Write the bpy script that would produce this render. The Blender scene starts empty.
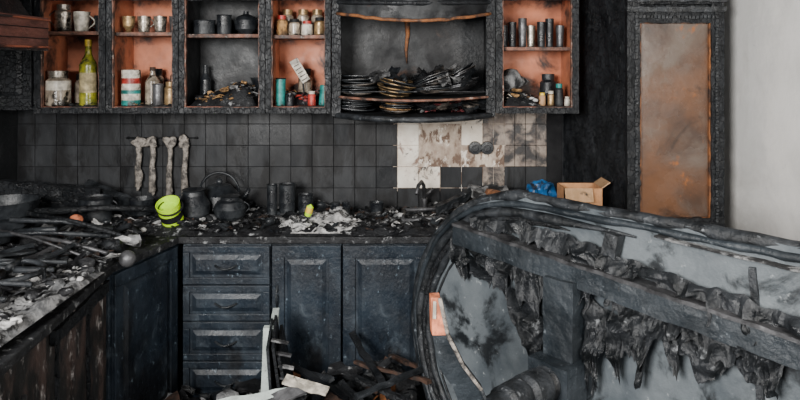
import bpy, math, random
from mathutils import Vector, Matrix, Euler, noise
random.seed(7)
R = random.Random(11)
COL = bpy.context.scene.collection

# ------------------------------------------------------------------ materials
def mk(name, c1, c2=None, scale=6, lo=.35, hi=.65, rough=.6, bump=.3, bscale=40, speck=None, sscale=25,
       slo=.62, shi=.7, metallic=0, crack=0, crackscale=25, patch=None, pscale=2, plo=.5, phi=.6, dist=.01, trans=0, spec=.4, stretch=None,
       soot=None, soscale=1.5, solo=.45, sohi=.62):
    m = bpy.data.materials.new(name); m.use_nodes = True
    nt = m.node_tree; N = nt.nodes; L = nt.links
    b = N['Principled BSDF']
    tc = N.new('ShaderNodeTexCoord')
    raw = src = tc.outputs['Object']
    if stretch:
        mp = N.new('ShaderNodeMapping'); mp.inputs['Scale'].default_value = stretch
        L.new(src, mp.inputs[0]); src = mp.outputs[0]
    def nz(s, d=6, r=.6, dd=0):
        n = N.new('ShaderNodeTexNoise'); n.inputs['Scale'].default_value = s
        n.inputs['Detail'].default_value = d; n.inputs['Roughness'].default_value = r
        n.inputs['Distortion'].default_value = dd
        L.new(src, n.inputs['Vector']); return n.outputs['Fac']
    def rng(sock, a, bb):
        r = N.new('ShaderNodeMapRange'); r.inputs[1].default_value = a; r.inputs[2].default_value = bb
        r.interpolation_type = 'SMOOTHSTEP'
        L.new(sock, r.inputs[0]); return r.outputs[0]
    def mix(f, a, c):
        x = N.new('ShaderNodeMix'); x.data_type = 'RGBA'
        L.new(f, x.inputs[0])
        if isinstance(a, tuple): x.inputs[6].default_value = (*a, 1)
        else: L.new(a, x.inputs[6])
        if isinstance(c, tuple): x.inputs[7].default_value = (*c, 1)
        else: L.new(c, x.inputs[7])
        return x.outputs[2]
    c2 = c2 or c1
    col = mix(rng(nz(scale), lo, hi), c1, c2)
    if patch: col = mix(rng(nz(pscale, 8, .65, .4), plo, phi), col, patch)
    if speck: col = mix(rng(nz(sscale, 8, .7), slo, shi), col, speck)
    if soot:
        col = mix(rng(nz(soscale, 9, .7, .5), solo, sohi), col, soot)
    h = nz(bscale, 8, .65)
    if crack:
        n = N.new('ShaderNodeTexNoise'); n.inputs['Scale'].default_value = crackscale*.35; n.inputs['Detail'].default_value = 3
        L.new(src, n.inputs['Vector'])
        ma = N.new('ShaderNodeVectorMath'); ma.operation = 'MULTIPLY_ADD'
        L.new(n.outputs['Color'], ma.inputs[0]); ma.inputs[1].default_value = (2.6/crackscale,)*3; L.new(src, ma.inputs[2])
        v = N.new('ShaderNodeTexVoronoi'); v.feature = 'DISTANCE_TO_EDGE'; v.inputs['Scale'].default_value = crackscale
        L.new(ma.outputs[0], v.inputs['Vector'])
        e = rng(v.outputs['Distance'], 0, .08)
        col = mix(e, (.003, .003, .004), col)
        a = N.new('ShaderNodeMath'); a.operation = 'MULTIPLY_ADD'; L.new(e, a.inputs[0]); a.inputs[1].default_value = crack
        L.new(h, a.inputs[2]); h = a.outputs[0]
    L.new(col, b.inputs['Base Color'])
    b.inputs['Roughness'].default_value = rough
    if bump and not trans:
        rv = N.new('ShaderNodeMapRange'); rv.inputs[3].default_value = max(.08, rough-.14); rv.inputs[4].default_value = min(1, rough+.2)
        rv.inputs[1].default_value = .35; rv.inputs[2].default_value = .65
        L.new(nz(scale*1.7), rv.inputs[0]); L.new(rv.outputs[0], b.inputs['Roughness'])
    b.inputs['Metallic'].default_value = metallic
    b.inputs['Specular IOR Level'].default_value = spec
    if trans: b.inputs['Transmission Weight'].default_value = trans
    if bump:
        bp = N.new('ShaderNodeBump'); bp.inputs['Strength'].default_value = bump; bp.inputs['Distance'].default_value = dist
        L.new(h, bp.inputs['Height']); L.new(bp.outputs[0], b.inputs['Normal'])
    return m

CHAR = mk('charred_wood', (.004,.005,.006), (.014,.0155,.018), rough=.5, bump=.8, bscale=30, speck=(.08,.085,.09), slo=.66, shi=.78, crack=.4, crackscale=34, spec=.3)
CHARB = mk('charred_blue_paint', (.006,.009,.014), (.017,.025,.035), scale=5, rough=.38, bump=.5, bscale=45, speck=(.19,.25,.30), sscale=42, slo=.60, shi=.74, patch=(.004,.005,.007), pscale=3, plo=.5, phi=.62, soot=(.05,.064,.078), soscale=12, solo=.54, sohi=.72, stretch=(1,1,.7))
BLACK = mk('soot_black', (.004,.004,.005), (.010,.011,.012), rough=.6, bump=.6, spec=.25)
BLKGL = mk('sooty_enamel', (.006,.007,.009), (.022,.025,.028), scale=12, rough=.34, bump=.35, bscale=60, speck=(.13,.14,.15), slo=.62, shi=.75)
ALLIG = mk('alligator_char', (.003,.004,.005), (.012,.0135,.016), scale=9, rough=.5, bump=.5, bscale=24, crack=.4, crackscale=42, stretch=(1.2,1.2,.7), speck=(.085,.09,.095), sscale=34, slo=.64, shi=.8, spec=.28)
REDW = mk('scorched_red_wood', (.26,.075,.04), (.13,.04,.025), scale=4, rough=.6, bump=.25, patch=(.012,.010,.010), pscale=5, plo=.46, phi=.6, speck=(.36,.2,.14), slo=.66, shi=.75)
REDL = mk('reddish_cabinet_lining', (.50,.17,.085), (.29,.10,.055), scale=5, rough=.55, bump=.15, patch=(.03,.018,.015), pscale=5, plo=.50, phi=.66)
GREYL = mk('sooty_shaded_lining', (.008,.009,.010), (.040,.043,.046), scale=3, rough=.5, bump=.3, patch=(.11,.045,.02), pscale=3, plo=.60, phi=.74, speck=(.12,.12,.12), sscale=14, slo=.64, shi=.8, soot=(.005,.005,.006), soscale=4, solo=.42, sohi=.60, spec=.3)  # soot and scorch; colours also darkened to deepen shadow inside the cabinets
SHELF = mk('shelf_edge', (.20,.09,.06), (.02,.016,.014), scale=18, rough=.6, bump=.5, speck=(.5,.42,.36), slo=.58, shi=.7)
TILES = [mk('sooty_tile_%d' % i, tuple(a*k for a in (.008,.009,.0105)), tuple(a*k for a in (.025,.0265,.029)), scale=2.2, rough=.38+.08*i, bump=.3, bscale=15,
            speck=(.08,.08,.08), sscale=44, slo=.63, shi=.8, soot=(.0035,.0035,.004), soscale=4.2, solo=.46, sohi=.60, spec=.28, stretch=(1.3,1,.5)) for i, k in enumerate((.85,1,1.15))]
TILEW = mk('white_tile', (.70,.65,.57), (.52,.45,.37), rough=.35, bump=.1, patch=(.20,.13,.10), pscale=9, plo=.54, phi=.64, soot=(.03,.026,.024), soscale=7, solo=.56, sohi=.62)
TILED = mk('dirty_tile', (.27,.22,.18), (.12,.09,.075), scale=14, rough=.45, bump=.3, patch=(.022,.02,.02), pscale=7, plo=.44, phi=.58)
ADH = mk('tile_adhesive', (.52,.44,.36), (.24,.175,.135), scale=6, rough=.9, bump=1, bscale=26, patch=(.13,.085,.062), pscale=8, plo=.50, phi=.57, stretch=(1.8,1,1), speck=(.66,.60,.53), sscale=9, slo=.56, shi=.6)
GROUT = mk('sooty_grout', (.005,.005,.006), (.013,.013,.014), rough=.9, bump=.2, spec=.2)
PLAS = mk('right_wall_plaster', (.86,.84,.81), (.70,.69,.67), scale=2.2, rough=.85, bump=.25, bscale=18, speck=(.36,.36,.36), sscale=14, slo=.63, shi=.8, patch=(.54,.52,.49), pscale=1.6, plo=.5, phi=.75)
SOOTW = mk('sooty_plaster', (.005,.006,.007), (.018,.019,.021), scale=3, rough=.85, bump=.4, spec=.25)
CEIL = mk('sooty_ceiling', (.03,.03,.03), (.06,.06,.06), rough=.9)
FLOORM = mk('charred_floor', (.012,.012,.012), (.04,.038,.036), rough=.6, bump=.7, speck=(.14,.14,.14))
ASH = mk('ash', (.25,.25,.25), (.07,.072,.075), scale=18, rough=.95, bump=1, bscale=50, patch=(.010,.010,.011), pscale=12, plo=.46, phi=.56)
ASHW = mk('white_ash', (.56,.55,.54), (.22,.22,.22), scale=25, rough=.95, bump=1, bscale=60)
DEB = mk('debris_mix', (.005,.005,.006), (.018,.019,.021), scale=14, rough=.55, bump=1, bscale=45, speck=(.26,.265,.27), sscale=22, slo=.56, shi=.68, spec=.3)
BRN = mk('brown_char', (.055,.027,.017), (.014,.010,.008), scale=20, rough=.8, bump=.8)
TBL = mk('table_underside', (.045,.055,.064), (.115,.13,.14), scale=3, rough=.45, bump=.5, bscale=20, patch=(.009,.011,.013), pscale=3.6, plo=.49, phi=.60, speck=(.32,.34,.35), sscale=26, slo=.60, shi=.74)
RIM = mk('burnt_rim', (.005,.006,.007), (.025,.028,.032), scale=14, rough=.42, bump=.9, bscale=30, speck=(.17,.18,.19), sscale=30, slo=.6, shi=.72)
BEAM = mk('burnt_rail', (.008,.011,.014), (.027,.033,.039), scale=6, rough=.4, bump=.7, bscale=30, speck=(.18,.20,.22), sscale=24, slo=.61, shi=.74)
MELT = mk('melted_film', (.004,.005,.006), (.020,.022,.025), scale=9, rough=.34, bump=.8, bscale=40, speck=(.24,.25,.26), sscale=16, slo=.60, shi=.72)
METAL = mk('smoked_metal', (.10,.10,.105), (.03,.03,.032), scale=14, rough=.4, bump=.3, metallic=.5)
METB = mk('ashy_metal', (.28,.25,.22), (.035,.032,.03), scale=38, rough=.75, bump=.9, metallic=0)
PANEM = mk('heat_browned_pane', (.13,.060,.029), (.055,.034,.025), scale=2.5, rough=.22, bump=.12, patch=(.115,.088,.070), pscale=2.6, plo=.48, phi=.68, speck=(.27,.09,.022), sscale=6, slo=.6, shi=.7, spec=.5, soot=(.02,.016,.014), soscale=3.4, solo=.54, sohi=.70)
RUST = mk('rust_edge', (.24,.09,.03), (.03,.018,.014), scale=16, rough=.7, bump=.5)
HOODM = mk('scorched_hood_band', (.12,.048,.038), (.045,.02,.017), scale=8, rough=.5, bump=.4, stretch=(1,1,3), speck=(.30,.19,.16), sscale=12, slo=.64, shi=.8)
OVENM = mk('burnt_cabinet_side', (.055,.036,.031), (.008,.008,.008), scale=7, lo=.42, hi=.6, rough=.6, bump=.9, stretch=(1,1,.5), speck=(.34,.32,.31), sscale=16, slo=.57, shi=.68, patch=(.010,.010,.011), pscale=4, plo=.5, phi=.62)
def plain(n, c, rough=.4, metallic=0, trans=0, c2=None, so=.56): return mk(n, c, c2 or tuple(x*.4 for x in c), scale=25, rough=rough, bump=.15, metallic=metallic, trans=trans, patch=(.018,.016,.014), pscale=14, plo=so, phi=so+.1)
GLASS = plain('smoky_glass', (.48,.40,.31), .15, trans=.35, so=.50)
GREEN = plain('lime_plastic', (.46,.74,.015), .35, c2=(.38,.64,.01), so=.6)
OIL = plain('oil_bottle_glass', (.34,.32,.03), .15, c2=(.12,.13,.02), so=.52); LABEL = plain('paper_label', (.55,.45,.25), .7)
RED = plain('red_plastic', (.42,.04,.03), so=.52); TEAL = plain('teal_plastic', (.02,.22,.20), so=.52); BLUE = plain('blue_plastic', (.012,.11,.30), so=.5); WHITE = plain('cream_enamel', (.62,.57,.48), .4, so=.53)
ORANGE = plain('orange_paint', (.62,.20,.10), .6, so=.53); CARD = plain('cardboard', (.44,.22,.10), .8, so=.6, c2=(.32,.155,.07)); BEIGE = plain('tan_box', (.40,.24,.13), .7, so=.6, c2=(.3,.18,.09))
YEL = plain('yellow_label', (.7,.48,.05)); GOLD = plain('brassy_tin', (.36,.24,.12), .4, .6, so=.52); CRUST = mk('food_crust', (.46,.26,.10), (.06,.035,.02), scale=25, rough=.9, bump=1)
LGREY = plain('pale_panel', (.46,.52,.49), .5, c2=(.32,.36,.34), so=.58); DISH = mk('smoked_china', (.012,.012,.013), (.20,.17,.145), scale=7, lo=.46, hi=.72, rough=.3, bump=.2)
PINK = plain('pink_bag', (.45,.12,.13)); STEEL = plain('stainless_jar', (.36,.32,.27), .3, .7, so=.50)

# ------------------------------------------------------------------ mesh builder
class MB:
    def __init__(s): s.v=[]; s.f=[]; s.m=[]; s.sm=[]; s.mats=[]
    def mi(s, m):
        if m not in s.mats: s.mats.append(m)
        return s.mats.index(m)
    def add(s, vs, fs, mat, smooth=False, M=None):
        o=len(s.v); k=s.mi(mat)
        for p in vs:
            p=Vector(p); s.v.append(M@p if M is not None else p)
        for f in fs: s.f.append([i+o for i in f]); s.m.append(k); s.sm.append(smooth)
    def merge(s, k):
        o=len(s.v); s.v+=k.v
        for f,mm,sm in zip(k.f,k.m,k.sm): s.f.append([i+o for i in f]); s.m.append(s.mi(k.mats[mm])); s.sm.append(sm)
    def grid(s, fn, nu, nv, mat, smooth=True, M=None):
        vs=[fn(i/nu,j/nv) for j in range(nv+1) for i in range(nu+1)]
        fs=[[j*(nu+1)+i, j*(nu+1)+i+1, (j+1)*(nu+1)+i+1, (j+1)*(nu+1)+i] for j in range(nv) for i in range(nu)]
        s.add(vs,fs,mat,smooth,M)
    def box(s,x0,x1,y0,y1,z0,z1,mat,M=None,t=0):
        if t:
            n=[max(1,min(80,round(abs(a)/t))) for a in (x1-x0,y1-y0,z1-z0)]
            lx=lambda u:x0+(x1-x0)*u; ly=lambda u:y0+(y1-y0)*u; lz=lambda u:z0+(z1-z0)*u
            s.grid(lambda u,v:(lx(u),y0,lz(v)),n[0],n[2],mat,False,M)
            s.grid(lambda u,v:(lx(1-u),y1,lz(v)),n[0],n[2],mat,False,M)
            s.grid(lambda u,v:(x0,ly(1-u),lz(v)),n[1],n[2],mat,False,M)
            s.grid(lambda u,v:(x1,ly(u),lz(v)),n[1],n[2],mat,False,M)
            s.grid(lambda u,v:(lx(u),ly(1-v),z0),n[0],n[1],mat,False,M)
            s.grid(lambda u,v:(lx(u),ly(v),z1),n[0],n[1],mat,False,M)
            return s
        vs=[(x,y,z) for z in (z0,z1) for y in (y0,y1) for x in (x0,x1)]
        s.add(vs,[[0,2,3,1],[4,5,7,6],[0,1,5,4],[2,6,7,3],[0,4,6,2],[1,3,7,5]],mat,False,M); return s
    def obox(s,c,sz,rot,mat,t=0):
        M=Matrix.Translation(c)@Euler(rot).to_matrix().to_4x4()
        a,b,d=[q/2 for q in sz]; return s.box(-a,a,-b,b,-d,d,mat,M,t)
    def prism(s,pts,z0,z1,mat,M=None):
        n=len(pts); vs=[(x,y,z0) for x,y in pts]+[(x,y,z1) for x,y in pts]
        s.add(vs,[list(range(n))[::-1],list(range(n,2*n))]+[[i,(i+1)%n,n+(i+1)%n,n+i] for i in range(n)],mat,False,M); return s
    def lathe(s,prof,c,mats,seg=24,M=None,smooth=True):
        T=Matrix.Translation(c)
        if M is not None: T=T@M
        if not isinstance(mats,list): mats=[mats]*(len(prof)-1)
        for k in range(len(prof)-1):
            (r0,z0),(r1,z1)=prof[k],prof[k+1]
            vs=[];fs=[]
            for i in range(seg):
                a=2*math.pi*i/seg; vs.append((r0*math.cos(a),r0*math.sin(a),z0)); vs.append((r1*math.cos(a),r1*math.sin(a),z1))
            for i in range(seg):
                j=(i+1)%seg; fs.append([2*i,2*j,2*j+1,2*i+1])
            s.add(vs,fs,mats[k],smooth,T)
        return s
    def tube(s,pts,r,mat,seg=8,closed=False,M=None):
        pts=[Vector(p) for p in pts]; n=len(pts); rr=r if isinstance(r,(list,tuple)) else [r]*n
        vs=[];fs=[]
        for i,p in enumerate(pts):
            a=pts[(i-1)%n] if (closed or i>0) else p; b=pts[(i+1)%n] if (closed or i<n-1) else p
            t=(b-a).normalized(); up=Vector((0,0,1)) if abs(t.z)<.9 else Vector((0,1,0))
            if M is not None: up=Vector((0,1,0))
            x=t.cross(up).normalized(); y=x.cross(t)
            for k in range(seg):
                an=2*math.pi*k/seg; vs.append(p+(x*math.cos(an)+y*math.sin(an))*rr[i])
        for i in range(n if closed else n-1):
            for k in range(seg):
                k2=(k+1)%seg; i2=(i+1)%n; fs.append([i*seg+k,i*seg+k2,i2*seg+k2,i2*seg+k])
        if not closed: fs+= [list(range(seg))[::-1],[(n-1)*seg+k for k in range(seg)]]
        s.add(vs,fs,mat,True,M); return s
    def blob(s,c,rad,mat,amp=.3,freq=12,seg=16,smooth=True):
        c=Vector(c)
        def fn(u,v):
            a=2*math.pi*u; b=math.pi*(v-.5)
            d=Vector((math.cos(a)*math.cos(b),math.sin(a)*math.cos(b),math.sin(b)))
            q=c+Vector((d.x*rad[0],d.y*rad[1],d.z*rad[2])); k=1+amp*noise.noise(q*freq)*2
            return c+(q-c)*k
        s.grid(fn,seg,seg//2,mat,smooth); return s
    def flake(s,c,sx,sy,th,rot,mat,rr):
        M=Matrix.Translation(c)@Euler(rot).to_matrix().to_4x4()
        cu=rr.uniform(-.35,.35); sd=rr.uniform(0,90); n=4
        def P(u,v,z):
            x=(u-.5)*sx; y=(v-.5)*sy; r=1+.6*noise.noise(Vector((u*2.5,v*2.5,sd)))
            return (x*r,y*r*(1+.5*noise.noise(Vector((u*3,sd,1)))),z+cu*sx*((2*u-1)**2)*.5+.18*sy*noise.noise(Vector((u*3,v*3,sd+5))))
        s.grid(lambda u,v:P(u,v,th/2),n,n,mat,False,M); s.grid(lambda u,v:P(1-u,v,-th/2),n,n,mat,False,M)
    def displace(s,amp,freq):
        for i,p in enumerate(s.v): s.v[i]=p+noise.noise_vector(p*freq)*amp+noise.noise_vector(p*freq*3.1)*amp*.4
        return s
    def done(s,name,bevel=0,parent=None):
        me=bpy.data.meshes.new(name)
        lo=Vector([min(p[k] for p in s.v) for k in range(3)]); hi=Vector([max(p[k] for p in s.v) for k in range(3)])
        c=Vector(((lo.x+hi.x)/2,(lo.y+hi.y)/2,lo.z))
        me.from_pydata([p-c for p in s.v],[],s.f)
        for m in s.mats: me.materials.append(m)
        me.polygons.foreach_set('material_index',s.m); me.polygons.foreach_set('use_smooth',s.sm); me.update()
        o=bpy.data.objects.new(name,me); COL.objects.link(o)
        if parent: o.parent=parent; o.location=c-parent.location
        else: o.location=c
        if bevel:
            q=o.modifiers.new('b','BEVEL'); q.width=bevel; q.segments=2; q.limit_method='ANGLE'
        return o

# ------------------------------------------------------------------ room
MB().box(-2.4,1.9,-1.2,4.2,-.1,0,FLOORM).done('floor')
MB().box(-2.4,1.9,-1.2,4.2,2.65,2.75,CEIL).done('ceiling')
MB().box(-2.4,1.9,4.0,4.15,0,2.65,SOOTW).done('wall_back')
MB().box(-2.4,-2.25,-1.2,4.0,0,2.65,SOOTW).done('wall_left')
MB().box(1.75,1.9,-1.2,4.0,0,2.65,PLAS).done('wall_right')

# tiled splashback (individual tiles on a mortar bed)
b=MB(); w=.125
b.box(-2.24,.95,3.992,3.999,0,1.56,GROUT)
b.grid(lambda u,v:(-.04+.66*u,3.990-.003*abs(math.sin(40*(v+.12*math.sin(u*9)))),1.03+.48*v),60,60,ADH)
x=-2.265
while x+w<.96:
    for r in range(5):
        z=.925+r*w
        cx=x+w/2; m=R.choice(TILES); xa=max(x,-2.24)
        if 0<cx<.95 and r>=1:
            if cx<.09: m=TILEW
            elif cx<.22: m=TILEW if r in (4,1) else None
            elif cx<.35: m=TILEW if r==4 else (None if r>1 else TILES[2])
            elif cx<.47: m=TILEW if r in (3,4) else (None if r==2 else TILES[2])
            elif cx<.60: m=TILED if r!=2 else None
            elif cx<.95: m=TILED if r>=2 else TILES[2]
        if m is None: continue
        if m is TILED:
            b.box(x+.0015,x+w/2-.0015,3.984,3.992,z+.0015,z+w-.0015,m); b.box(x+w/2+.0015,x+w-.0015,3.984,3.992,z+.0015,z+w-.0015,m)
        else:
            b.box(xa+.0015,x+w-.0015,3.984+.002*R.random(),3.992,z+.0015,z+w-.0015,m)
    x+=w
b.done('tiled_splashback',bevel=.001)
for ox in (.44,.51):
    q=MB(); M=Euler((math.pi/2,0,0)).to_matrix().to_4x4()
    q.lathe([(0,.012),(.018,.012),(.02,.02),(.036,.018),(.04,.0),(0,0)],(ox,3.984,1.285),BLKGL,M=M)
    q.box(ox-.006,ox-.002,3.964,3.975,1.283,1.287,METAL); q.box(ox+.002,ox+.006,3.964,3.975,1.283,1.287,METAL)
    q.done('wall_socket')

# ------------------------------------------------------------------ countertop
b=MB()
pts=[(-2.24,1.2),(-1.10,1.2),(-1.17,2.3),(-1.23,2.92),(-1.10,3.38),(1.10,3.38),(.94,3.97),(-2.24,3.97)]
b.prism(pts,.885,.92,DEB).done('countertop',bevel=.006)
def raised(b,x0,x1,z0,z1,y,mat,M=None,fr=.045):
    b.box(x0,x1,y-.012,y,z0,z1,mat,M)
    for a,c,d,e in ((x0,x1,z1-fr,z1),(x0,x1,z0,z0+fr),(x0,x0+fr,z0+fr,z1-fr),(x1-fr,x1,z0+fr,z1-fr)):
        b.box(a,c,y-.024,y-.012,d,e,mat,M)
    g=.012; i=.022
    X0,X1,Z0,Z1=x0+fr+g,x1-fr-g,z0+fr+g,z1-fr-g
    if Z1-Z0>.03:
        vs=[(X0,y-.012,Z0),(X1,y-.012,Z0),(X1,y-.012,Z1),(X0,y-.012,Z1)]
        k=min(i,(Z1-Z0)*.3)
        vs+=[(X0+k,y-.023,Z0+k),(X1-k,y-.023,Z0+k),(X1-k,y-.023,Z1-k),(X0+k,y-.023,Z1-k)]
        b.add(vs,[[4,5,6,7],[0,1,5,4],[1,2,6,5],[2,3,7,6],[3,0,4,7]],mat,False,M)
def handle(b,x,z,y,vert=False,M=None):
    p=[]
    for i in range(9):
        t=i/8; s=(t-.5)*.11; d=.028*math.sin(math.pi*t)
        p.append((x,y-d,z+s) if vert else (x+s,y-d,z-.012*math.sin(math.pi*t)))
    b.tube(p,.0055,BLKGL,M=M)

b=MB(); b.box(-1.09,-.647,3.42,3.96,.08,.884,CHARB)
for z0,z1 in ((.68,.868),(.497,.672),(.30,.489),(.10,.292)):
    raised(b,-1.085,-.652,z0,z1,3.42,CHARB,fr=.032); handle(b,-.87,(z0+z1)/2,3.396)
b.box(-1.09,-.647,3.46,3.96,.0,.08,BLACK); b.done('drawer_cabinet',bevel=.003)
for i,(x0,x1) in enumerate(((-.643,-.292),(-.288,.145),(.149,.55),(.554,.93))):
    b=MB(); b.box(x0,x1,3.42,3.96,.08,.884,CHARB)
    raised(b,x0+.004,x1-.004,.1,.872,3.42,CHARB,fr=.06); handle(b,x1-.03 if i%2 else x0+.03,.62,3.396,True)
    b.box(x0,x1,3.46,3.96,0,.08,BLACK); b.done('base_cabinet',bevel=.003)
b=MB(); b.prism([(-1.255,2.93),(-1.125,3.40),(-1.095,3.96),(-2.23,3.96),(-2.23,2.93)],.0,.884,CHARB)
d=Vector((.13,.47,0)); L_=d.length; d.normalize()
M=Matrix(((d.x,-d.y,0,-1.255),(d.y,d.x,0,2.93),(0,0,1,0),(0,0,0,1)))
raised(b,.012,L_-.012,.1,.872,0,CHARB,M=M,fr=.055)
b.done('corner_cabinet',bevel=.003)
b=MB(); b.prism([(-1.205,2.32),(-1.26,2.92),(-2.23,2.92),(-2.23,2.32)],0,.884,OVENM)
for k in range(4):
    t=(k+.5)/4; b.obox((-1.203-.055*t,2.32+.6*t,.45),(.014,.02,.84),(0,0,.09),OVENM if k%2 else CHAR,t=.04)
b.obox((-1.222,2.62,.84),(.02,.56,.05),(0,0,.09),CHAR,t=.03)
b.displace(.006,18); b.done('base_cabinet')
b=MB(); b.prism([(-1.13,1.22),(-1.20,2.31),(-2.23,2.31),(-2.23,1.22)],0,.884,OVENM)
b.box(-1.19,-1.15,1.4,2.1,.18,.7,BLKGL); b.tube([(-1.13,1.42,.76),(-1.10,1.5,.76),(-1.12,2.0,.76),(-1.16,2.1,.76)],.01,METAL)
b.done('oven',bevel=.004)

# ------------------------------------------------------------------ upper cabinets
def wallcab(x0,x1,shelf,lin,post=.035):
    b=MB(); Z0=1.53; Z1=2.45; yf=3.65; yb=3.98
    b.box(x0,x1,yb-.012,yb,Z0,Z1,lin)
    b.box(x0,x0+.016,yf,yb-.012,Z0,Z1,lin); b.box(x1-.016,x1,yf,yb-.012,Z0,Z1,lin)
    b.box(x0,x1,yf,yb,Z0,Z0+.02,REDW); b.box(x0+.016,x1-.016,yf+.03,yb-.012,shelf-.018,shelf,SHELF)
    b.box(x0,x1,yf,yb,Z1-.02,Z1,CHAR)
    k=MB()
    for a,c,d,e in ((x0,x0+post,Z0-.01,Z1),(x1-post,x1,Z0-.01,Z1),(x0,x1,Z0-.015,Z0+.016),(x0,x1,2.12,2.18)):
        k.box(a,c,yf-.022,yf,d,e,ALLIG,t=.012)
    k.box(x0+post,x0+post+.006,yf-.016,yf+.006,Z0,Z1,SHELF,t=.012); k.box(x1-post-.005,x1-post,yf-.016,yf+.006,Z0,Z1,SHELF,t=.012)
    k.displace(.003,30)
    b.merge(k)
    b.box(x0+post,x1-post,yf-.012,yf,Z0+.010,Z0+.018,SHELF)
    return b
wallcab(-1.955,-1.573,1.955,REDL).done('upper_cabinet')
wallcab(-1.569,-1.185,1.95,REDL,post=.03).done('upper_cabinet')
wallcab(-1.181,-.722,1.94,GREYL,post=.03).done('upper_cabinet')
wallcab(-.718,-.37,1.935,REDL,post=.03).done('upper_cabinet')
wallcab(.512,.955,1.87,REDL,post=.035).done('upper_cabinet')
b=MB(); b.box(-2.24,-1.962,3.66,3.98,1.53,2.45,CHAR,t=.04); raised(b,-2.22,-1.97,1.55,2.42,3.655,CHAR); b.done('upper_cabinet',bevel=.003)

# plate rack cabinet with bowed shelves
b=MB(); x0,x1=-.362,.506
b.box(x0,x1,3.968,3.98,1.53,2.45,GREYL); b.box(x0,x0+.018,3.65,3.968,1.53,2.45,CHAR,t=.03); b.box(x1-.018,x1,3.65,3.968,1.53,2.45,CHAR,t=.03)
def bow(u,dep=.2): return 3.66-dep*(1-(2*u-1)**2)
def bowshelf(z0,z1,mat,dep,em,er=.014,sag=0):
    def zz(u): return -sag*math.sin(math.pi*u)
    n=24
    for z in (z0,z1):
        b.grid(lambda u,v:(x0+.02+(x1-x0-.04)*u,bow(u,dep)+(3.966-bow(u,dep))*v,z+zz(u)),n,2,mat)
    b.tube([(x0+.01+(x1-x0-.02)*i/30,bow(i/30,dep)-.006,(z0+z1)/2+zz(i/30)) for i in range(31)],er,em)
bowshelf(1.495,1.515,CHAR,.24,RIM,.016,.006); bowshelf(1.60,1.608,GREYL,.18,SHELF,.007,.012)
bowshelf(2.10,2.12,RUST,.20,ALLIG,sag=.02)
b.grid(lambda u,v:(x0+.02+(x1-x0-.04)*u,bow(u,.19)-.02+.03*noise.noise(Vector((u*9,v*4,1))),2.055+.16*v-.05*math.sin(u*3.1)*(1-v)+.01*noise.noise(Vector((u*20,0,0)))),30,8,GREYL)
b.tube([(x0+.02+(x1-x0-.04)*i/20,bow(i/20,.19)-.025,2.05-.05*math.sin(i/20*3.1)+.008*noise.noise(Vector((i*1.1,0,0)))) for i in range(21)],.009,RUST)
k=MB()
for xx in (x0-.002,x1-.046): k.box(xx,xx+.048,3.626,3.65,1.50,2.45,ALLIG,t=.014)
k.displace(.003,30); b.merge(k)
b.tube([(x0+.02,3.64,1.63),(x1-.02,3.64,1.63)],.003,METAL,seg=6)
b.tube([(.04,3.96,2.08),(.045,3.955,1.95),(.035,3.958,1.86),(.04,3.96,1.78)],[.018,.012,.009,.003],RUST)
b.done('plate_rack_cabinet')

# ------------------------------------------------------------------ tall cabinet with browned pane
b=MB()
def side(u,v):
    p=Vector((.96+.18*u,3.985-.555*u,.0+2.62*v)); return p+Vector((-.95,-.3,0))*(.012*noise.noise(p*9)+.008*noise.noise(p*30)+.006*noise.noise(p*60))
b.prism([(.965,3.985),(1.145,3.43),(1.62,3.43),(1.62,3.985)],0,2.62,CHAR)
b.grid(side,40,160,ALLIG,True)
k=MB()
k.box(1.135,1.20,3.395,3.43,.0,2.62,ALLIG,t=.016); k.box(1.555,1.62,3.395,3.43,0,2.62,ALLIG,t=.016)
k.box(1.20,1.555,3.395,3.43,1.985,2.04,ALLIG,t=.016); k.box(1.20,1.555,3.40,3.43,2.08,2.62,ALLIG,t=.016); k.box(1.20,1.555,3.395,3.43,.92,1.01,ALLIG,t=.016)
k.box(1.13,1.625,3.38,3.40,2.04,2.065,RIM,t=.016); k.box(1.13,1.625,3.375,3.40,2.09,2.10,RIM,t=.016)
for i in range(58):
    z=.99+i*.0185
    k.box(1.172,1.186,3.386,3.396,z,z+.013,RIM); k.box(1.572,1.586,3.386,3.396,z,z+.013,RIM)
for i in range(20):
    xx=1.19+i*.019; k.box(xx,xx+.014,3.386,3.396,2.008,2.022,RIM)
k.displace(.005,30)
b.merge(k)
b.box(1.20,1.555,3.425,3.43,1.01,1.99,PANEM)
for q in ((1.198,1.208,1.0,2.0),(1.549,1.557,1.0,2.0),(1.2,1.555,1.0,1.010),(1.2,1.555,1.984,1.992)): b.box(q[0],q[1],3.405,3.425,q[2],q[3],RUST)
raised(b,1.20,1.555,.1,.9,3.42,CHAR)
b.done('tall_pantry_cabinet')

# ------------------------------------------------------------------ range hood
b=MB()
b.box(-2.23,-1.55,2.1,3.0,1.85,1.985,HOODM)
for z in (1.86,1.978): b.box(-1.552,-1.54,2.1,3.005,z-.008,z,REDW)
for z in (1.895,1.94): b.box(-1.552,-1.546,2.1,3.0,z-.004,z,BLACK)
b.box(-2.23,-1.55,2.1,3.0,1.84,1.85,BLKGL)
vs=[(-2.23,2.15,1.985),(-1.6,2.15,1.985),(-1.6,2.95,1.985),(-2.23,2.95,1.985),(-2.23,2.4,2.6),(-1.95,2.4,2.6),(-1.95,2.8,2.6),(-2.23,2.8,2.6)]
b.add(vs,[[0,1,5,4],[1,2,6,5],[2,3,7,6],[4,5,6,7]],CHAR)
b.done('range_hood',bevel=.003)

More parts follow.
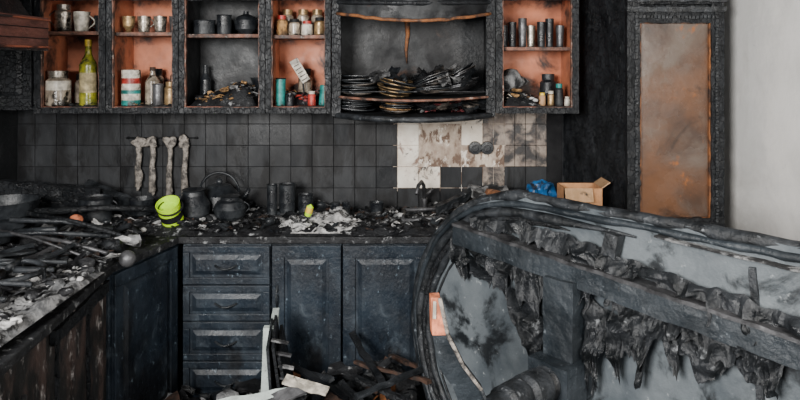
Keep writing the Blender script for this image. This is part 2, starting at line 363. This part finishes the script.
# ------------------------------------------------------------------ lathe items
def item(name,x,y,z,prof,mats,handle=None,tilt=None,hm=None,seg=24):
    b=MB(); M=Euler(tilt).to_matrix().to_4x4() if tilt else None
    b.lathe(prof,(x,y,z),mats,M=M,seg=seg)
    if handle:
        r,z0,z1,ang=handle; ca,sa=math.cos(ang),math.sin(ang); p=[]
        for i in range(9):
            t=i/8; rr=r+ (z1-z0)*.45*math.sin(math.pi*t); p.append((x+ca*rr,y+sa*rr,z+z0+(z1-z0)*t))
        b.tube(p,.004,hm or (mats if not isinstance(mats,list) else mats[0]))
    return b.done(name)
def can(r,h,lip=.003): return [(0,0),(r*.94,0),(r,.004),(r,h*.3),(r,h*.6),(r,h-.006),(r+lip,h),(r-.004,h),(r-.005,h-.01),(0,h-.01)]
def jar(r,h): return [(0,0),(r*.9,0),(r,.008),(r,h*.45),(r,h*.72),(r*.75,h*.8),(r*.78,h*.82),(r*.8,h),(0,h)]
def bottle(r,h): return [(0,0),(r*.95,0),(r,.006),(r,h*.2),(r,h*.5),(r,h*.62),(r*.4,h*.78),(r*.33,h*.9),(r*.4,h*.9),(r*.4,h),(0,h)]
def cup(r,h): return [(0,0),(r*.7,0),(r*.8,.005),(r,h),(r-.003,h),(r*.76,.01),(0,.01)]
LO=1.551
item('glass_jar',-1.87,3.72,LO,jar(.065,.19),[GLASS,GLASS,GLASS,WHITE,GLASS,STEEL,STEEL,STEEL])
item('oil_bottle',-1.705,3.72,LO,bottle(.046,.36),[OIL,OIL,OIL,LABEL,OIL,OIL,OIL,BLACK,YEL,YEL])
item('glass_jar',-1.79,3.84,LO,jar(.045,.17),[GLASS]*5+[BLACK]*3)
item('metal_jug',-1.86,3.76,1.956,jar(.045,.15),STEEL,handle=(.045,.03,.12,3.1)); item('enamel_mug',-1.76,3.76,1.956,cup(.045,.11),WHITE,handle=(.04,.02,.09,0)); item('enamel_mug',-1.66,3.78,1.956,cup(.038,.09),BLKGL,handle=(.035,.02,.08,3.1))
item('striped_tin',-1.475,3.73,LO,[(0,0),(.048,0),(.05,.003),(.05,.03),(.05,.065),(.05,.085),(.05,.12),(.05,.15),(.05,.175),(.05,.195),(0,.198)],[WHITE,TEAL,TEAL,WHITE,TEAL,WHITE,RED,WHITE,WHITE,WHITE])
item('glass_jar',-1.375,3.78,LO,bottle(.04,.21),[GLASS]*7+[BRN]*3); item('metal_canister',-1.32,3.71,LO,can(.03,.12),METAL); item('metal_canister',-1.255,3.72,LO,jar(.033,.13),GOLD); item('glass_jar',-1.265,3.86,LO,jar(.038,.22),GLASS)
item('glass_jar',-1.39,3.88,LO,jar(.042,.2),[GLASS]*5+[METAL]*3)
for i,(xx,n) in enumerate(((-1.50,GOLD),(-1.415,STEEL),(-1.325,STEEL),(-1.24,METAL))):
    item('metal_goblet' if i==0 else 'metal_cup',xx,3.76,1.951,[(0,0),(.025,0),(.012,.012),(.030,.035),(.036,.09),(.033,.09),(.0,.03)] if i==0 else cup(.036,.09),n,handle=None if i==0 else (.03,.03,.08,0.5 if i%2 else 2.6))
item('cooking_pot',-1.09,3.79,1.941,can(.06,.08),BLKGL,handle=(.06,.03,.07,3)); item('tea_tin',-.98,3.79,1.941,can(.04,.11),BLKGL); item('cooking_pot',-.86,3.80,1.941,[(0,0),(.03,0),(.06,.03),(.065,.08),(.05,.1),(.015,.115),(.015,.13),(0,.13)],BLKGL,handle=(.06,.03,.08,0))
item('bowl_stack',-.79,3.84,LO,[(0,0),(.03,0),(.05,.05),(.032,.05),(.052,.1),(.035,.1),(.055,.15),(0,.15)],BLKGL)
item('burnt_bottle',-1.11,3.88,LO,bottle(.03,.22),BLKGL)
for i,(xx,mm,h) in enumerate(((-.655,CRUST,.11),(-.585,GLASS,.09),(-.515,WHITE,.08),(-.445,GOLD,.1))): item('spice_jar',xx,3.77,1.936,jar(.032,h),[mm]*5+[BLACK if i%2 else RED]*3)
for i,xx in enumerate((-.64,-.55,-.47)): item('glass_jar',xx,3.87,1.936,jar(.036,.15),[GLASS]*5+[GOLD]*3)
item('tea_tin',-.655,3.73,LO,can(.028,.15),[TEAL]*5+[BLACK]*4)
item('drinking_glass',-.425,3.74,LO,cup(.028,.11),TEAL,tilt=(0,.12,0)); item('spice_jar',-.48,3.70,LO,jar(.022,.08),[RED]*5+[WHITE]*3); item('spice_jar',-.60,3.70,LO,jar(.02,.07),BLKGL); item('glass_jar',-.54,3.88,LO,jar(.04,.2),[GLASS]*5+[BLACK]*3)
b=MB(); b.obox((-.56,3.80,LO+.19),(.05,.02,.14),(0,-.55,.2),WHITE)
for k in range(6): b.obox((-.56+(k-2.5)*-.0115,3.788,LO+.19+(k-2.5)*.019),(.035,.006,.004),(0,-.55,.2),BLACK)
b.tube([(-.52,3.80,LO),(-.535,3.80,LO+.06),(-.545,3.80,LO+.14)],.006,BLACK); b.done('box_grater',bevel=.003)
for i in range(7):
    item('drinking_glass',.575+i*.052,3.77+(i%2)*.03,1.871,cup(.024,.12+.02*(i%3)),[BLKGL,BLKGL,METAL,STEEL][i%4])
item('spice_jar',.78,3.73,LO,jar(.018,.07),[BEIGE]*5+[YEL]*3); item('spice_jar',.825,3.72,LO,jar(.018,.08),[GOLD]*5+[WHITE]*3); item('spice_jar',.87,3.72,LO,jar(.022,.12),[GREYL]*5+[TEAL]*3); item('pill_bottle',.91,3.70,LO,jar(.016,.05),WHITE); item('glass_jar',.84,3.86,LO,jar(.045,.17),BLKGL)

# pile generator -----------------------------------------------------------
def pile(name,inside,x0,x1,y0,y1,z,amp,mats,n,size,res=.02,height=None,mat=DEB,flat=.5,seed=1):
    rr=random.Random(seed); b=MB()
    nx=max(4,int((x1-x0)/res)); ny=max(4,int((y1-y0)/res))
    def H(x,y):
        if not inside(x,y): return 0
        e=min((x-x0),(x1-x),(y-y0),(y1-y)); f=max(0,min(1,e/.05))
        h=(.5+.5*noise.noise(Vector((x*5,y*5,seed)))+.35*noise.noise(Vector((x*17,y*17,seed+4)))+.3*abs(noise.noise(Vector((x*45,y*45,2)))))
        k=height(x,y) if height else 1
        return max(0,h*amp*f*k)
    b.grid(lambda u,v:(x0+(x1-x0)*u,y0+(y1-y0)*v,z+H(x0+(x1-x0)*u,y0+(y1-y0)*v)),nx,ny,mat,True)
    keep=[i for i,f in enumerate(b.f) if any(inside(b.v[q].x,b.v[q].y) for q in f)]
    b.f=[b.f[i] for i in keep]; b.m=[b.m[i] for i in keep]; b.sm=[b.sm[i] for i in keep]
    c=0
    for _ in range(n*6):
        if c>=n: break
        x=rr.uniform(x0+.02,x1-.02); y=rr.uniform(y0+.02,y1-.02)
        if not inside(x,y): continue
        c+=1; s=size*(.3+1.1*rr.random()**2); h=H(x,y); m=rr.choice(mats)
        kind=rr.random()
        if kind<.62:
            b.flake((x,y,z+h+s*.14),s,s*rr.uniform(.3,.9),s*.06,(rr.uniform(-.9,.9)*flat,rr.uniform(-.9,.9)*flat,rr.uniform(0,3.1)),m,rr)
        elif kind<.74:
            a=rr.uniform(0,3.1); l=s*1.4; b.tube([(x-l*math.cos(a)/2,y-l*math.sin(a)/2,z+h+.006),(x,y,z+h+.012+s*.12),(x+l*math.cos(a)/2,y+l*math.sin(a)/2,z+h+.008)],[s*.03,s*.06,s*.04],m,seg=5)
        else: b.blob((x,y,z+h+s*.12),(s*.4,s*.35,s*.22),m,.5,30,8)
    return b.done(name)
T=lambda x,y:True
mixm=[DEB,DEB,CHAR,BLKGL,ASH,BLACK,ASHW,DEB,RIM,ASH]
pile('counter_debris',lambda x,y:y>3.40,-1.6,.90,3.40,3.95,.921,.045,mixm+[BRN,ASH],950,.055,seed=3,height=lambda x,y:1+1.8*max(0,min(1,(x-.15)/.2)))
def inL(x,y): return x<-1.25
pile('counter_debris',inL,-2.2,-1.2,2.75,3.38,.921,.05,mixm+[BRN,DEB,DEB],520,.085,seed=5)
pile('ash_flakes',lambda x,y:x<-1.19,-2.0,-1.12,1.55,2.72,.951,.04,[ASHW,ASH,ASH,DEB,ASH,DEB,DEB],1000,.05,seed=8,mat=ASH)
pile('ash_heap',lambda x,y:((x+.42)/.23)**2+((y-3.56)/.15)**2<1,-.65,-.19,3.41,3.72,.93,.085,[ASHW,ASH,ASH],280,.035,seed=9,mat=ASHW,height=lambda x,y:max(0,1.2-((x+.42)/.23)**2-((y-3.56)/.15)**2))
pile('food_debris',T,-1.14,-.78,3.67,3.92,LO,.08,[CRUST,CRUST,BLACK,ASH,CRUST,DEB],190,.05,seed=12,mat=DEB,height=lambda x,y:1.2+max(0,(x+1.0)*5))
pile('shelf_debris',T,-.68,-.41,3.75,3.95,LO,.10,[PINK,CRUST,ASH,BLACK,RED,DEB],70,.05,seed=13)
pile('shelf_debris',T,.56,.77,3.67,3.93,LO,.10,[ASHW,ASH,WHITE,CRUST,BLACK,GREYL],100,.05,seed=14,height=lambda x,y:1.3-abs(x-.64)*6)
pile('shelf_debris',T,-1.53,-1.22,3.66,3.90,LO,.012,[BLACK,ASH,CRUST,DEB],60,.03,seed=15)
pile('shelf_debris',T,-1.91,-1.62,3.66,3.90,LO,.012,[BLACK,ASH,CRUST,DEB],50,.03,seed=16)
b=MB(); b.blob((.62,3.78,LO+.13),(.075,.07,.055),ASH,.35,14,20); b.done('crumpled_bag')

def plates(name,x,y,z,n,r,mats,tilt=0,seed=0,step=.0095):
    b=MB(); rr=random.Random(seed)
    for i in range(n):
        zz=z+i*step; M=Euler((rr.uniform(-.06,.08)+tilt*.3,rr.uniform(-.09,.09)+tilt*(.3+.9*i/n),0)).to_matrix().to_4x4()
        rad=r*rr.uniform(.82,1.08)
        b.lathe([(0,0),(rad*.55,0),(rad,.014),(rad,.018),(rad*.55,.006),(0,.006)],(x+rr.uniform(-.018,.018),y+rr.uniform(-.01,.01),zz),rr.choice(mats),M=M,seg=28)
    return b.done(name)
plates('plate_stack',-.235,3.72,1.61,10,.10,[BLKGL,BLKGL,BLKGL,DISH]); plates('plate_stack',-.02,3.68,1.605,9,.10,[BLKGL,DISH,GOLD,BLKGL],.2,2)
plates('plate_stack',.17,3.69,1.615,10,.11,[DISH,BLKGL,BLKGL],-.36,3); plates('plate_stack',.34,3.74,1.63,11,.10,[DISH,METAL,BLKGL],-.5,4)
plates('plate_stack',-.25,3.74,1.518,8,.10,[BLKGL,METAL],0,5,.008); plates('plate_stack',-.02,3.66,1.518,7,.085,[BLKGL,CRUST,DISH],0,6)
b=MB(); rr=random.Random(3)
for i in range(34):
    b.flake((.12+rr.uniform(-.05,.32),3.68+rr.uniform(-.14,.12),1.53+rr.uniform(0,.04)),rr.uniform(.06,.14),.06,.005,(rr.uniform(-.3,.3),rr.uniform(-.3,.3),rr.uniform(0,3)),rr.choice([PINK,DISH,BLKGL,ASH,CHAR,DISH]),rr)
for i in range(14):
    b.flake((rr.uniform(-.28,.42),3.64+rr.uniform(-.05,.1),1.70+rr.uniform(-.02,.05)),rr.uniform(.07,.13),.06,.005,(rr.uniform(-.7,.7),rr.uniform(-.8,.8),rr.uniform(0,3)),rr.choice([DISH,BLKGL,ASH,CHAR,BLKGL]),rr)
b.done('broken_dishes')

# ------------------------------------------------------------------ hanging utensils
b=MB(); b.tube([(-1.60,3.972,1.345),(-1.18,3.972,1.345)],.004,BLACK)
for q in (-1.59,-1.19): b.tube([(q,3.983,1.345),(q,3.972,1.345)],.008,BLACK)
b.done('utensil_rail')
for i,(x,l) in enumerate(((-1.52,.28),(-1.44,.31),(-1.34,.33),(-1.25,.33))):
    b=MB(); b.tube([(x,3.962,1.352),(x,3.958,1.345),(x,3.955,1.33),(x+.006,3.953,1.25),(x-.005,3.953,1.345-l*.6),(x,3.95,1.345-l)],[.004,.012,.019,.014,.016,.022],METB)
    b.blob((x,3.95,1.322),(.034,.014,.030),METB,.6,34,16)
    b.blob((x+.004,3.948,1.345-l*.80),(.020,.012,.06),METB,.5,30,14)
    b.displace(.006,45)
    b.done('hanging_utensil')

CT=.945
item('water_pitcher',-1.11,3.66,CT,[(0,0),(.07,0),(.085,.03),(.085,.08),(.06,.13),(.055,.15),(.062,.16),(.05,.16),(.0,.14)],BLKGL,handle=(.06,.04,.14,3.0))
item('sugar_bowl',-.915,3.66,CT,[(0,0),(.06,0),(.08,.02),(.088,.06),(.07,.095),(.05,.105),(.05,.12),(.056,.125),(0,.13)],BLKGL,handle=(.075,.03,.09,0.2))
b=MB(); b.lathe([(0,0),(.10,0),(.12,.03),(.11,.10),(.06,.15),(.0,.16)],(-1.02,3.84,CT),BLKGL)
b.tube([(-1.02+.11*math.cos(a),3.84,CT+.11+.11*math.sin(a)) for a in [i*math.pi/12 for i in range(13)]],.008,BLKGL)
b.tube([(-.92,3.84,CT+.05),(-.87,3.83,CT+.09),(-.85,3.83,CT+.13)],[.02,.013,.01],BLKGL); b.blob((-1.02,3.84,CT+.17),(.018,.018,.018),BLKGL,0); b.done('kettle')
item('aerosol_can',-.705,3.75,CT,can(.028,.17),BLKGL); item('burnt_canister',-.625,3.77,CT,can(.045,.17),BLKGL); item('burnt_canister',-.525,3.78,CT,can(.04,.11),BLKGL)
item('spice_jar',-.35,3.70,CT,jar(.03,.08),BLKGL); item('burnt_cup',-.13,3.76,CT,cup(.04,.07),BLKGL); item('spice_jar',-.30,3.76,CT,jar(.026,.07),BLKGL)
b=MB(); M=Euler((math.radians(30),math.radians(-5),0)).to_matrix().to_4x4()
b.lathe([(0,0),(.050,0),(.054,.012),(.055,.035),(.057,.075),(.060,.13),(.056,.13),(.052,.11),(.045,.09),(0,.085)],(-1.165,3.50,.965),[GREEN,GREEN,GREEN,BLACK,GREEN,GREEN,GREEN,GREEN,GREEN],M=M)
b.tube([(-1.165+.061*math.cos(i*math.pi/12),3.50+.061*math.sin(i*math.pi/12)*.87-.052,.965+.088+.061*math.sin(i*math.pi/12)*.5) for i in range(24)],.005,BLACK,closed=True)
b.done('lime_cup')
item('glue_tube',-.475,3.50,1.0,[(0,0),(.016,0),(.02,.02),(.018,.05),(.006,.06),(0,.065)],[GREEN,GREEN,YEL,GREEN,GREEN],tilt=(.2,.3,0))
b=MB(); b.lathe([(0,0),(.03,0),(.03,.015),(.017,.02),(.017,.07),(0,.08)],(.14,3.88,.94),METAL)
b.tube([(.14,3.88,1.0),(.135,3.86,1.09),(.12,3.80,1.12),(.10,3.73,1.11),(.09,3.70,1.07)],.011,METAL); b.tube([(.14,3.88,1.02),(.19,3.87,1.07)],.007,METAL); b.done('kitchen_faucet')
b=MB()
for (a,c) in (((.02,3.55),(.36,3.62)),((.02,3.80),(.36,3.84))): b.tube([(a[0],a[1],.96),(c[0],c[1],.97)],.012,METAL)
b.tube([(.02,3.55,.96),(.02,3.80,.96)],.012,METAL); b.tube([(.36,3.62,.97),(.36,3.84,.97)],.012,METAL); b.box(.04,.34,3.60,3.80,.935,.942,BLKGL); b.done('sink')
b=MB(); b.obox((.55,3.68,1.03),(.03,.2,.12),(.1,.5,.9),CHAR,t=.03); b.obox((.60,3.72,1.06),(.26,.02,.03),(0,.2,.2),RUST,t=.03); b.obox((.66,3.60,1.02),(.2,.03,.06),(.2,-.3,-.2),METAL,t=.03); b.obox((.5,3.78,1.06),(.22,.12,.04),(.3,.1,.2),ASH,t=.03); b.obox((.3,3.72,1.03),(.25,.03,.05),(.3,-.3,.5),RIM,t=.03); b.displace(.012,18); b.done('burnt_appliance_parts')
b=MB(); x0,x1,y0,y1,z0,z1=.83,1.03,3.44,3.60,.99,1.15
b.box(x0,x1,y0,y0+.006,z0,z1,CARD); b.box(x0,x1,y1-.006,y1,z0,z1,CARD); b.box(x0,x0+.006,y0,y1,z0,z1,CARD); b.box(x1-.006,x1,y0,y1,z0,z1,CARD); b.box(x0,x1,y0,y1,z0,z0+.006,CARD)
b.obox((.90,3.415,1.12),(.14,.07,.005),(1.2,0,0),BEIGE); b.obox((1.045,3.52,1.165),(.05,.15,.005),(0,-.6,0),BEIGE); b.done('cardboard_box')
b=MB(); b.blob((.79,3.74,1.07),(.06,.05,.065),BLUE,.5,24,22,False); b.blob((.73,3.73,1.08),(.035,.04,.04),BLUE,.5,24,16,False); b.done('crumpled_blue_bag')

# ------------------------------------------------------------------ left counter things
b=MB()
b.box(-2.0,-1.28,2.05,2.68,.922,.95,BLKGL)
for cx_,cy_ in ((-1.80,2.22),(-1.46,2.22),(-1.80,2.52),(-1.46,2.52)):
    b.lathe([(0,.95),(.05,.95),(.045,.985),(0,.99)],(cx_,cy_,0),BLACK)
    for a in range(4):
        an=a*math.pi/2+.2; b.tube([(cx_+.03*math.cos(an),cy_+.03*math.sin(an),1.02),(cx_+.13*math.cos(an),cy_+.13*math.sin(an),1.02),(cx_+.135*math.cos(an),cy_+.135*math.sin(an),.95)],.012,RIM)
    b.tube([(cx_+.13*math.cos(i*math.pi/8),cy_+.13*math.sin(i*math.pi/8),1.015) for i in range(16)],.011,RIM,closed=True)
for yy in (2.08,2.24,2.40,2.56,2.66): b.tube([(-1.95,yy,1.01),(-1.6,yy,1.02),(-1.30,yy,1.012)],.009,RIM)
b.displace(.006,14); b.done('gas_stove')
def ladle(a,c,r,mat,cup_r=0,name='ladle'):
    a=Vector(a);c=Vector(c);mid=(a+c)/2+Vector((0,0,.015)); b=MB(); b.tube([a,mid,c],[r*1.3,r,r],mat)
    if cup_r: b.blob(c+(c-a).normalized()*cup_r*.8,(cup_r,cup_r,cup_r),mat,.05,10,18)
    return b.done(name)
ladle((-1.72,3.02,1.03),(-1.20,2.93,.95),.009,METAL,.035)
ladle((-1.80,2.95,1.04),(-1.30,3.05,1.01),.010,BLKGL,0,'burnt_rod'); ladle((-1.78,3.10,1.07),(-1.36,3.22,1.0),.010,RIM,0,'wooden_spoon')
ladle((-1.85,3.02,1.06),(-1.32,2.84,.98),.006,METAL,0,'skewer'); ladle((-1.75,3.2,1.08),(-1.25,3.12,.985),.010,CHAR,0,'burnt_rod')
ladle((-1.80,3.35,1.05),(-1.20,3.55,1.02),.016,CHAR,0,'charred_stick')
b=MB(); b.lathe([(0,0),(.11,0),(.15,.05),(.155,.055),(.145,.05),(.105,.008),(0,.008)],(-1.86,3.05,.985),BLKGL); b.tube([(-1.72,3.03,1.035),(-1.6,3.0,1.05),(-1.5,2.97,1.06)],.012,BLKGL); b.done('frying_pan')
b=MB(); b.lathe([(0,0),(.09,0),(.14,.05),(.16,.12),(.152,.12),(.13,.05),(0,.01)],(-2.0,3.45,.97),BLKGL); b.done('mixing_bowl')
item('burnt_pot',-1.62,3.62,.95,can(.085,.12),BLKGL,handle=(.085,.05,.10,.2)); item('burnt_pot',-1.42,3.74,.95,cup(.07,.09),BLKGL)
b=MB(); b.blob((-1.60,3.36,1.01),(.035,.035,.030),ORANGE,.15,16,14); b.done('orange_lid')
b=MB(); b.obox((-1.9,3.7,1.06),(.5,.03,.14),(.3,.12,.2),CHAR,t=.03); b.obox((-1.62,3.8,1.03),(.35,.05,.08),(.3,.3,-.3),RIM,t=.03); b.displace(.012,14); b.done('charred_board')
b=MB()
for i in range(8):
    b.obox((-1.75+.05*i,2.74+.03*(i%3),.985+.01*(i%4)),(.022,.26,.008),(.1*(i%3-1),.2,-1.1+.14*i),[DEB,METAL,BLKGL,RIM][i%4],t=.03)
b.displace(.006,20); b.done('scattered_cutlery')

# ------------------------------------------------------------------ overturned oval table standing on edge
dx,dy=.67,-.742
MT=Matrix(((dx,.742,0,.055),(dy,.67,0,3.05),(0,0,1,0),(0,0,0,1)))
RR=.635; CZ=.65; UL=RR; UR=1.62
def outline(r,n=48):
    p=[]
    for i in range(n+1):
        a=math.pi/2+math.pi*i/n; p.append((UL+r*math.cos(a),CZ+r*math.sin(a)))
    for i in range(1,24): p.append((UL+(UR-UL)*i/24,CZ-r))
    for i in range(n+1):
        a=-math.pi/2+math.pi*i/n; p.append((UR+r*math.cos(a),CZ+r*math.sin(a)))
    for i in range(1,24): p.append((UR-(UR-UL)*i/24,CZ+r))
    return p
def arc(r,a0,a1,n=50,ext=0):
    p=[(UL+ext*(1-i/6),CZ+r) for i in range(6)] if ext else []
    return p+[(UL+r*math.cos(a0+(a1-a0)*i/n),CZ+r*math.sin(a0+(a1-a0)*i/n)) for i in range(n+1)]
b=MB()
o=outline(RR-.004)
n=len(o); vs=[(u,0,v) for u,v in o]+[(u,.03,v) for u,v in o]
b.add(vs,[list(range(n)),list(range(n,2*n))[::-1]]+[[i,n+i,n+(i+1)%n,(i+1)%n] for i in range(n)],TBL)
def ridge(oo,w_,rad,mat,k,closed):
    pts=[]
    for i,(u,v) in enumerate(oo):
        q=Vector((u*5,v*5,k*3.3)); pts.append((u+.007*noise.noise(q),w_+.007*noise.noise(q*2),v+.007*noise.noise(q+Vector((5,0,0)))))
    rr=[rad*(1+.35*noise.noise(Vector((i*.35,k,0)))) for i in range(len(pts))]
    if not closed:
        for j in range(4): rr[j]*=(j+1)/5; rr[-1-j]*=(j+1)/5
    b.tube(pts,rr,mat,seg=8,closed=closed,M=Matrix.Identity(4))
ridge(outline(RR-.010),.016,.021,RIM,0,True)
ridge(outline(RR-.034),-.008,.012,BEAM,1,True)
ridge(arc(RR-.064,math.pi/2,math.pi*1.5,ext=.45),-.012,.018,RIM,2,False)
ridge(arc(RR-.094,math.pi/2,math.pi*1.45,ext=.2),-.012,.013,CHAR,3,False)
ridge(arc(RR-.118,math.pi*.55,math.pi*1.4),-.008,.014,RIM,4,False)
ridge(arc(RR-.150,math.pi*.62,math.pi*1.35),-.002,.005,MELT,5,False)
def beam(u0,v0,u1,v1,h,w0,w1,mat):
    c=Vector(((u0+u1)/2,(w0+w1)/2,(v0+v1)/2)); L=math.hypot(u1-u0,v1-v0); a=math.atan2(v1-v0,u1-u0)
    M=Matrix.Translation(c)@Euler((0,-a,0)).to_matrix().to_4x4(); hw=abs(w1-w0)/2
    b.box(-L/2,L/2,-hw,hw,-h/2,h/2,mat,M,t=.025)
beam(.33,1.095,1.85,.995,.074,-.085,-.03,BEAM); beam(.35,.22,1.85,.22,.085,-.085,0,BEAM)
beam(.33,1.138,1.85,1.038,.012,-.092,-.02,METAL)
beam(.85,.60,.85,1.04,.12,-.11,-.02,BEAM); beam(1.75,.25,1.75,1.0,.10,-.11,0,BEAM); beam(.85,.25,.85,.60,.07,-.08,0,BEAM)
b.box(.77,.93,-.17,-.02,.64,.77,BEAM,None,t=.03)
Ml=Matrix.Translation((.85,-.16,.705))@Euler((math.radians(86),0,math.radians(4))).to_matrix().to_4x4()
b.lathe([(0,0),(.052,0),(.056,.02),(.046,.035),(.062,.06),(.062,.14),(.048,.16),(.058,.18),(.058,.26),(.045,.28),(.04,.36),(.0,.36)],(0,0,0),RIM,M=Ml)
beam(1.45,1.20,1.50,.3,.02,-.012,0,RIM); beam(1.02,1.22,1.0,1.1,.05,-.05,-.01,RIM)
beam(1.16,1.235,1.9,1.21,.006,-.03,0,ASH)
b.v=[MT@p for p in b.v]
b.displace(.004,16)
table=b.done('overturned_oval_table')

# melted film: torn, crumpled sheets drooping from a top edge, with ragged hanging points
def drape(b,cl,wid,amp,seed,nu=110,nv=26,mat=MELT,base=-.02,slant=0):
    def P(u):
        t=u*(len(cl)-1); i=min(int(t),len(cl)-2); f=t-i
        return Vector(cl[i]).lerp(Vector(cl[i+1]),f)
    def tear(u):
        a=noise.noise(Vector((u*5,seed,0))); c=noise.noise(Vector((u*14,seed,3))); d=noise.noise(Vector((u*40,seed,7)))
        return max(.06,.62+1.1*a+.7*max(0,c)+.2*d)
    def fn(u,v):
        p=P(u); k=(wid[0]+(wid[1]-wid[0])*u)*tear(u)
        q=Vector((p.x+slant*k*v,p.y-k*v))
        s=Vector((q.x*8,q.y*4.5,seed)); w_=noise.noise_vector(s*.8)*.9
        s1=s+w_
        f1=abs(noise.noise(s1*1.1)); f2=abs(noise.noise(s1*2.5)); f3=noise.noise(s1*5.5)
        h=amp*((1-3.2*f1)*.9+(1-3*f2)*.5+f3*.22)
        e=min(1,v*5)*(.55+.45*(1-v))
        return Vector((q.x+.020*noise.noise(s1*1.7+Vector((9,0,0)))*v,base-max(.0,h*e)-.004-.02*v,q.y+.014*noise.noise(s1*2.3+Vector((3,3,3)))))
    b.grid(fn,nu,nv,mat,False,MT)
b=MB()
drape(b,[(.26,1.07),(.36,1.08),(.48,1.06),(.62,1.045),(.78,1.03)],(.12,.20),.045,1.3,nv=36,slant=.35)
drape(b,[(.27,1.06),(.40,1.00),(.52,.95),(.66,.90),(.78,.84)],(.06,.18),.055,12.3,nv=30,slant=.2,base=-.03)
drape(b,[(.40,1.175),(.62,1.19),(.80,1.185),(.99,1.17)],(.05,.10),.035,2.7,base=-.03)
drape(b,[(.98,1.15),(1.12,1.15),(1.25,1.13),(1.50,1.11),(1.8,1.09)],(.10,.13),.045,4.1,base=-.035)
drape(b,[(.90,1.03),(1.0,1.03),(1.12,1.02),(1.25,1.01),(1.38,1.00),(1.55,.99)],(.24,.15),.05,6.4,nv=36,slant=-.15,base=-.03)
drape(b,[(.92,.98),(1.02,.95),(1.16,.95)],(.24,.10),.045,7.4,nu=60,nv=30)
drape(b,[(1.10,1.0),(1.30,.95),(1.50,.95)],(.12,.10),.05,17.4,nu=60,nv=26)
b.displace(.003,34); b.done('melted_film',parent=table)

# broken chair frame (curved, burnt, orange chip on top)
b=MB()
cl=[(.105,2.05,1.09),(.12,2.05,.98),(.155,2.06,.88),(.205,2.08,.80),(.25,2.10,.68),(.27,2.12,.4),(.28,2.14,.0)]
wd=[.014,.024,.038,.044,.042,.032,.028]
for i in range(len(cl)-1):
    p,q=Vector(cl[i]),Vector(cl[i+1]); a,c=wd[i],wd[i+1]
    m=ORANGE if i==0 else BEAM
    vs=[(p.x-a,p.y-.02,p.z),(p.x+a,p.y-.02,p.z),(p.x+a,p.y+.025,p.z),(p.x-a,p.y+.025,p.z),(q.x-c,q.y-.02,q.z),(q.x+c,q.y-.02,q.z),(q.x+c,q.y+.025,q.z),(q.x-c,q.y+.025,q.z)]
    b.add(vs,[[0,1,5,4],[1,2,6,5],[2,3,7,6],[3,0,4,7]]+([[3,2,1,0]] if i==0 else []),m)
    b.tube([p+Vector((a,-.02,0)),q+Vector((c,-.02,0))],.006,METB if i in (0,1,2) else RIM)
b.box(.097,.108,2.026,2.03,1.03,1.08,WHITE)
b.tube([(.215,2.1,.72),(.35,2.0,.60),(.52,1.9,.55)],[.03,.03,.028],RIM)
b.displace(.005,24)
b.done('broken_chair_frame',bevel=.003)

# ------------------------------------------------------------------ floor debris
pile('floor_debris',T,-1.15,.12,2.35,3.37,0,.36,[DEB,CHAR,BLACK,BLKGL,BRN,DEB,RIM,ASH,RUST],850,.11,res=.03,seed=21,height=lambda x,y:.70+.55*math.exp(-((x+.15)**2+(y-3.05)**2)*7))
b=MB()
b.obox((-.585,2.98,.34),(.05,.03,.58),(0,.05,.1),LGREY,t=.1); b.obox((-.585,3.1,.34),(.03,.22,.58),(.12,.05,.1),LGREY,t=.1); b.obox((-.545,2.95,.33),(.010,.26,.60),(.1,-.06,.1),RIM)
b.obox((-.51,2.98,.33),(.012,.26,.62),(.15,-.12,.1),CHAR); b.obox((-.475,3.0,.31),(.012,.26,.56),(.15,-.18,.1),CHAR)
for k in range(9): b.obox((-.505+.012*k,2.85,.62-.052*k),(.075,.02,.008),(0,.2,0),METAL if k%2 else ASH)
b.displace(.004,14); b.done('collapsed_drawer_rack')
b=MB(); b.obox((-.56,2.60,.505),(.40,.04,.010),(.35,-.10,.16),LGREY,t=.04); b.obox((-.36,2.62,.545),(.18,.045,.01),(.3,.15,-.2),WHITE,t=.03); b.obox((-.44,2.60,.515),(.20,.05,.01),(.5,-.3,.3),METAL,t=.03)
b.obox((-.42,2.66,.25),(.05,.05,.50),(.1,.1,0),CHAR); b.obox((-.64,2.66,.24),(.05,.05,.46),(0,-.1,0),CHAR)
b.displace(.008,16); b.done('broken_shelf_panel')
b=MB()
rr=random.Random(5)
for k in range(8): b.obox((-.20+rr.uniform(-.25,.25),3.0+rr.uniform(-.2,.2),.38+rr.uniform(0,.05)),(rr.uniform(.25,.5),.03,.014),(rr.uniform(-.2,.2),rr.uniform(-.25,.25),rr.uniform(-1.2,.6)),rr.choice([CHAR,RIM,BRN,ALLIG,CHAR]),t=.04)
b.displace(.01,15); b.done('charred_slats')

# ------------------------------------------------------------------ light
w=bpy.data.worlds.new('World'); bpy.context.scene.world=w; w.use_nodes=True
w.node_tree.nodes['Background'].inputs[0].default_value=(.80,.88,1,1); w.node_tree.nodes['Background'].inputs[1].default_value=.55
def area(name,loc,tgt,sx,sy,e,c):
    l=bpy.data.lights.new(name,'AREA'); l.shape='RECTANGLE'; l.size=sx; l.size_y=sy; l.energy=e; l.color=c
    o=bpy.data.objects.new(name,l); o.location=loc; o.rotation_euler=(Vector(tgt)-Vector(loc)).to_track_quat('-Z','Y').to_euler(); COL.objects.link(o)
area('window_daylight',(-1.3,-.4,2.2),(.5,3.4,1.1),1.2,1.0,310,(1,.98,.95))
area('side_window_daylight',(1.6,.5,1.9),(-.6,3.6,1.1),.9,1.1,85,(1,.96,.90))

cam=bpy.data.cameras.new('camera'); co=bpy.data.objects.new('camera',cam); COL.objects.link(co)
co.location=(0,0,1.8); co.rotation_euler=(math.pi/2,0,0); cam.lens=30.6; cam.sensor_width=36; cam.shift_y=-.175
bpy.context.scene.camera=co
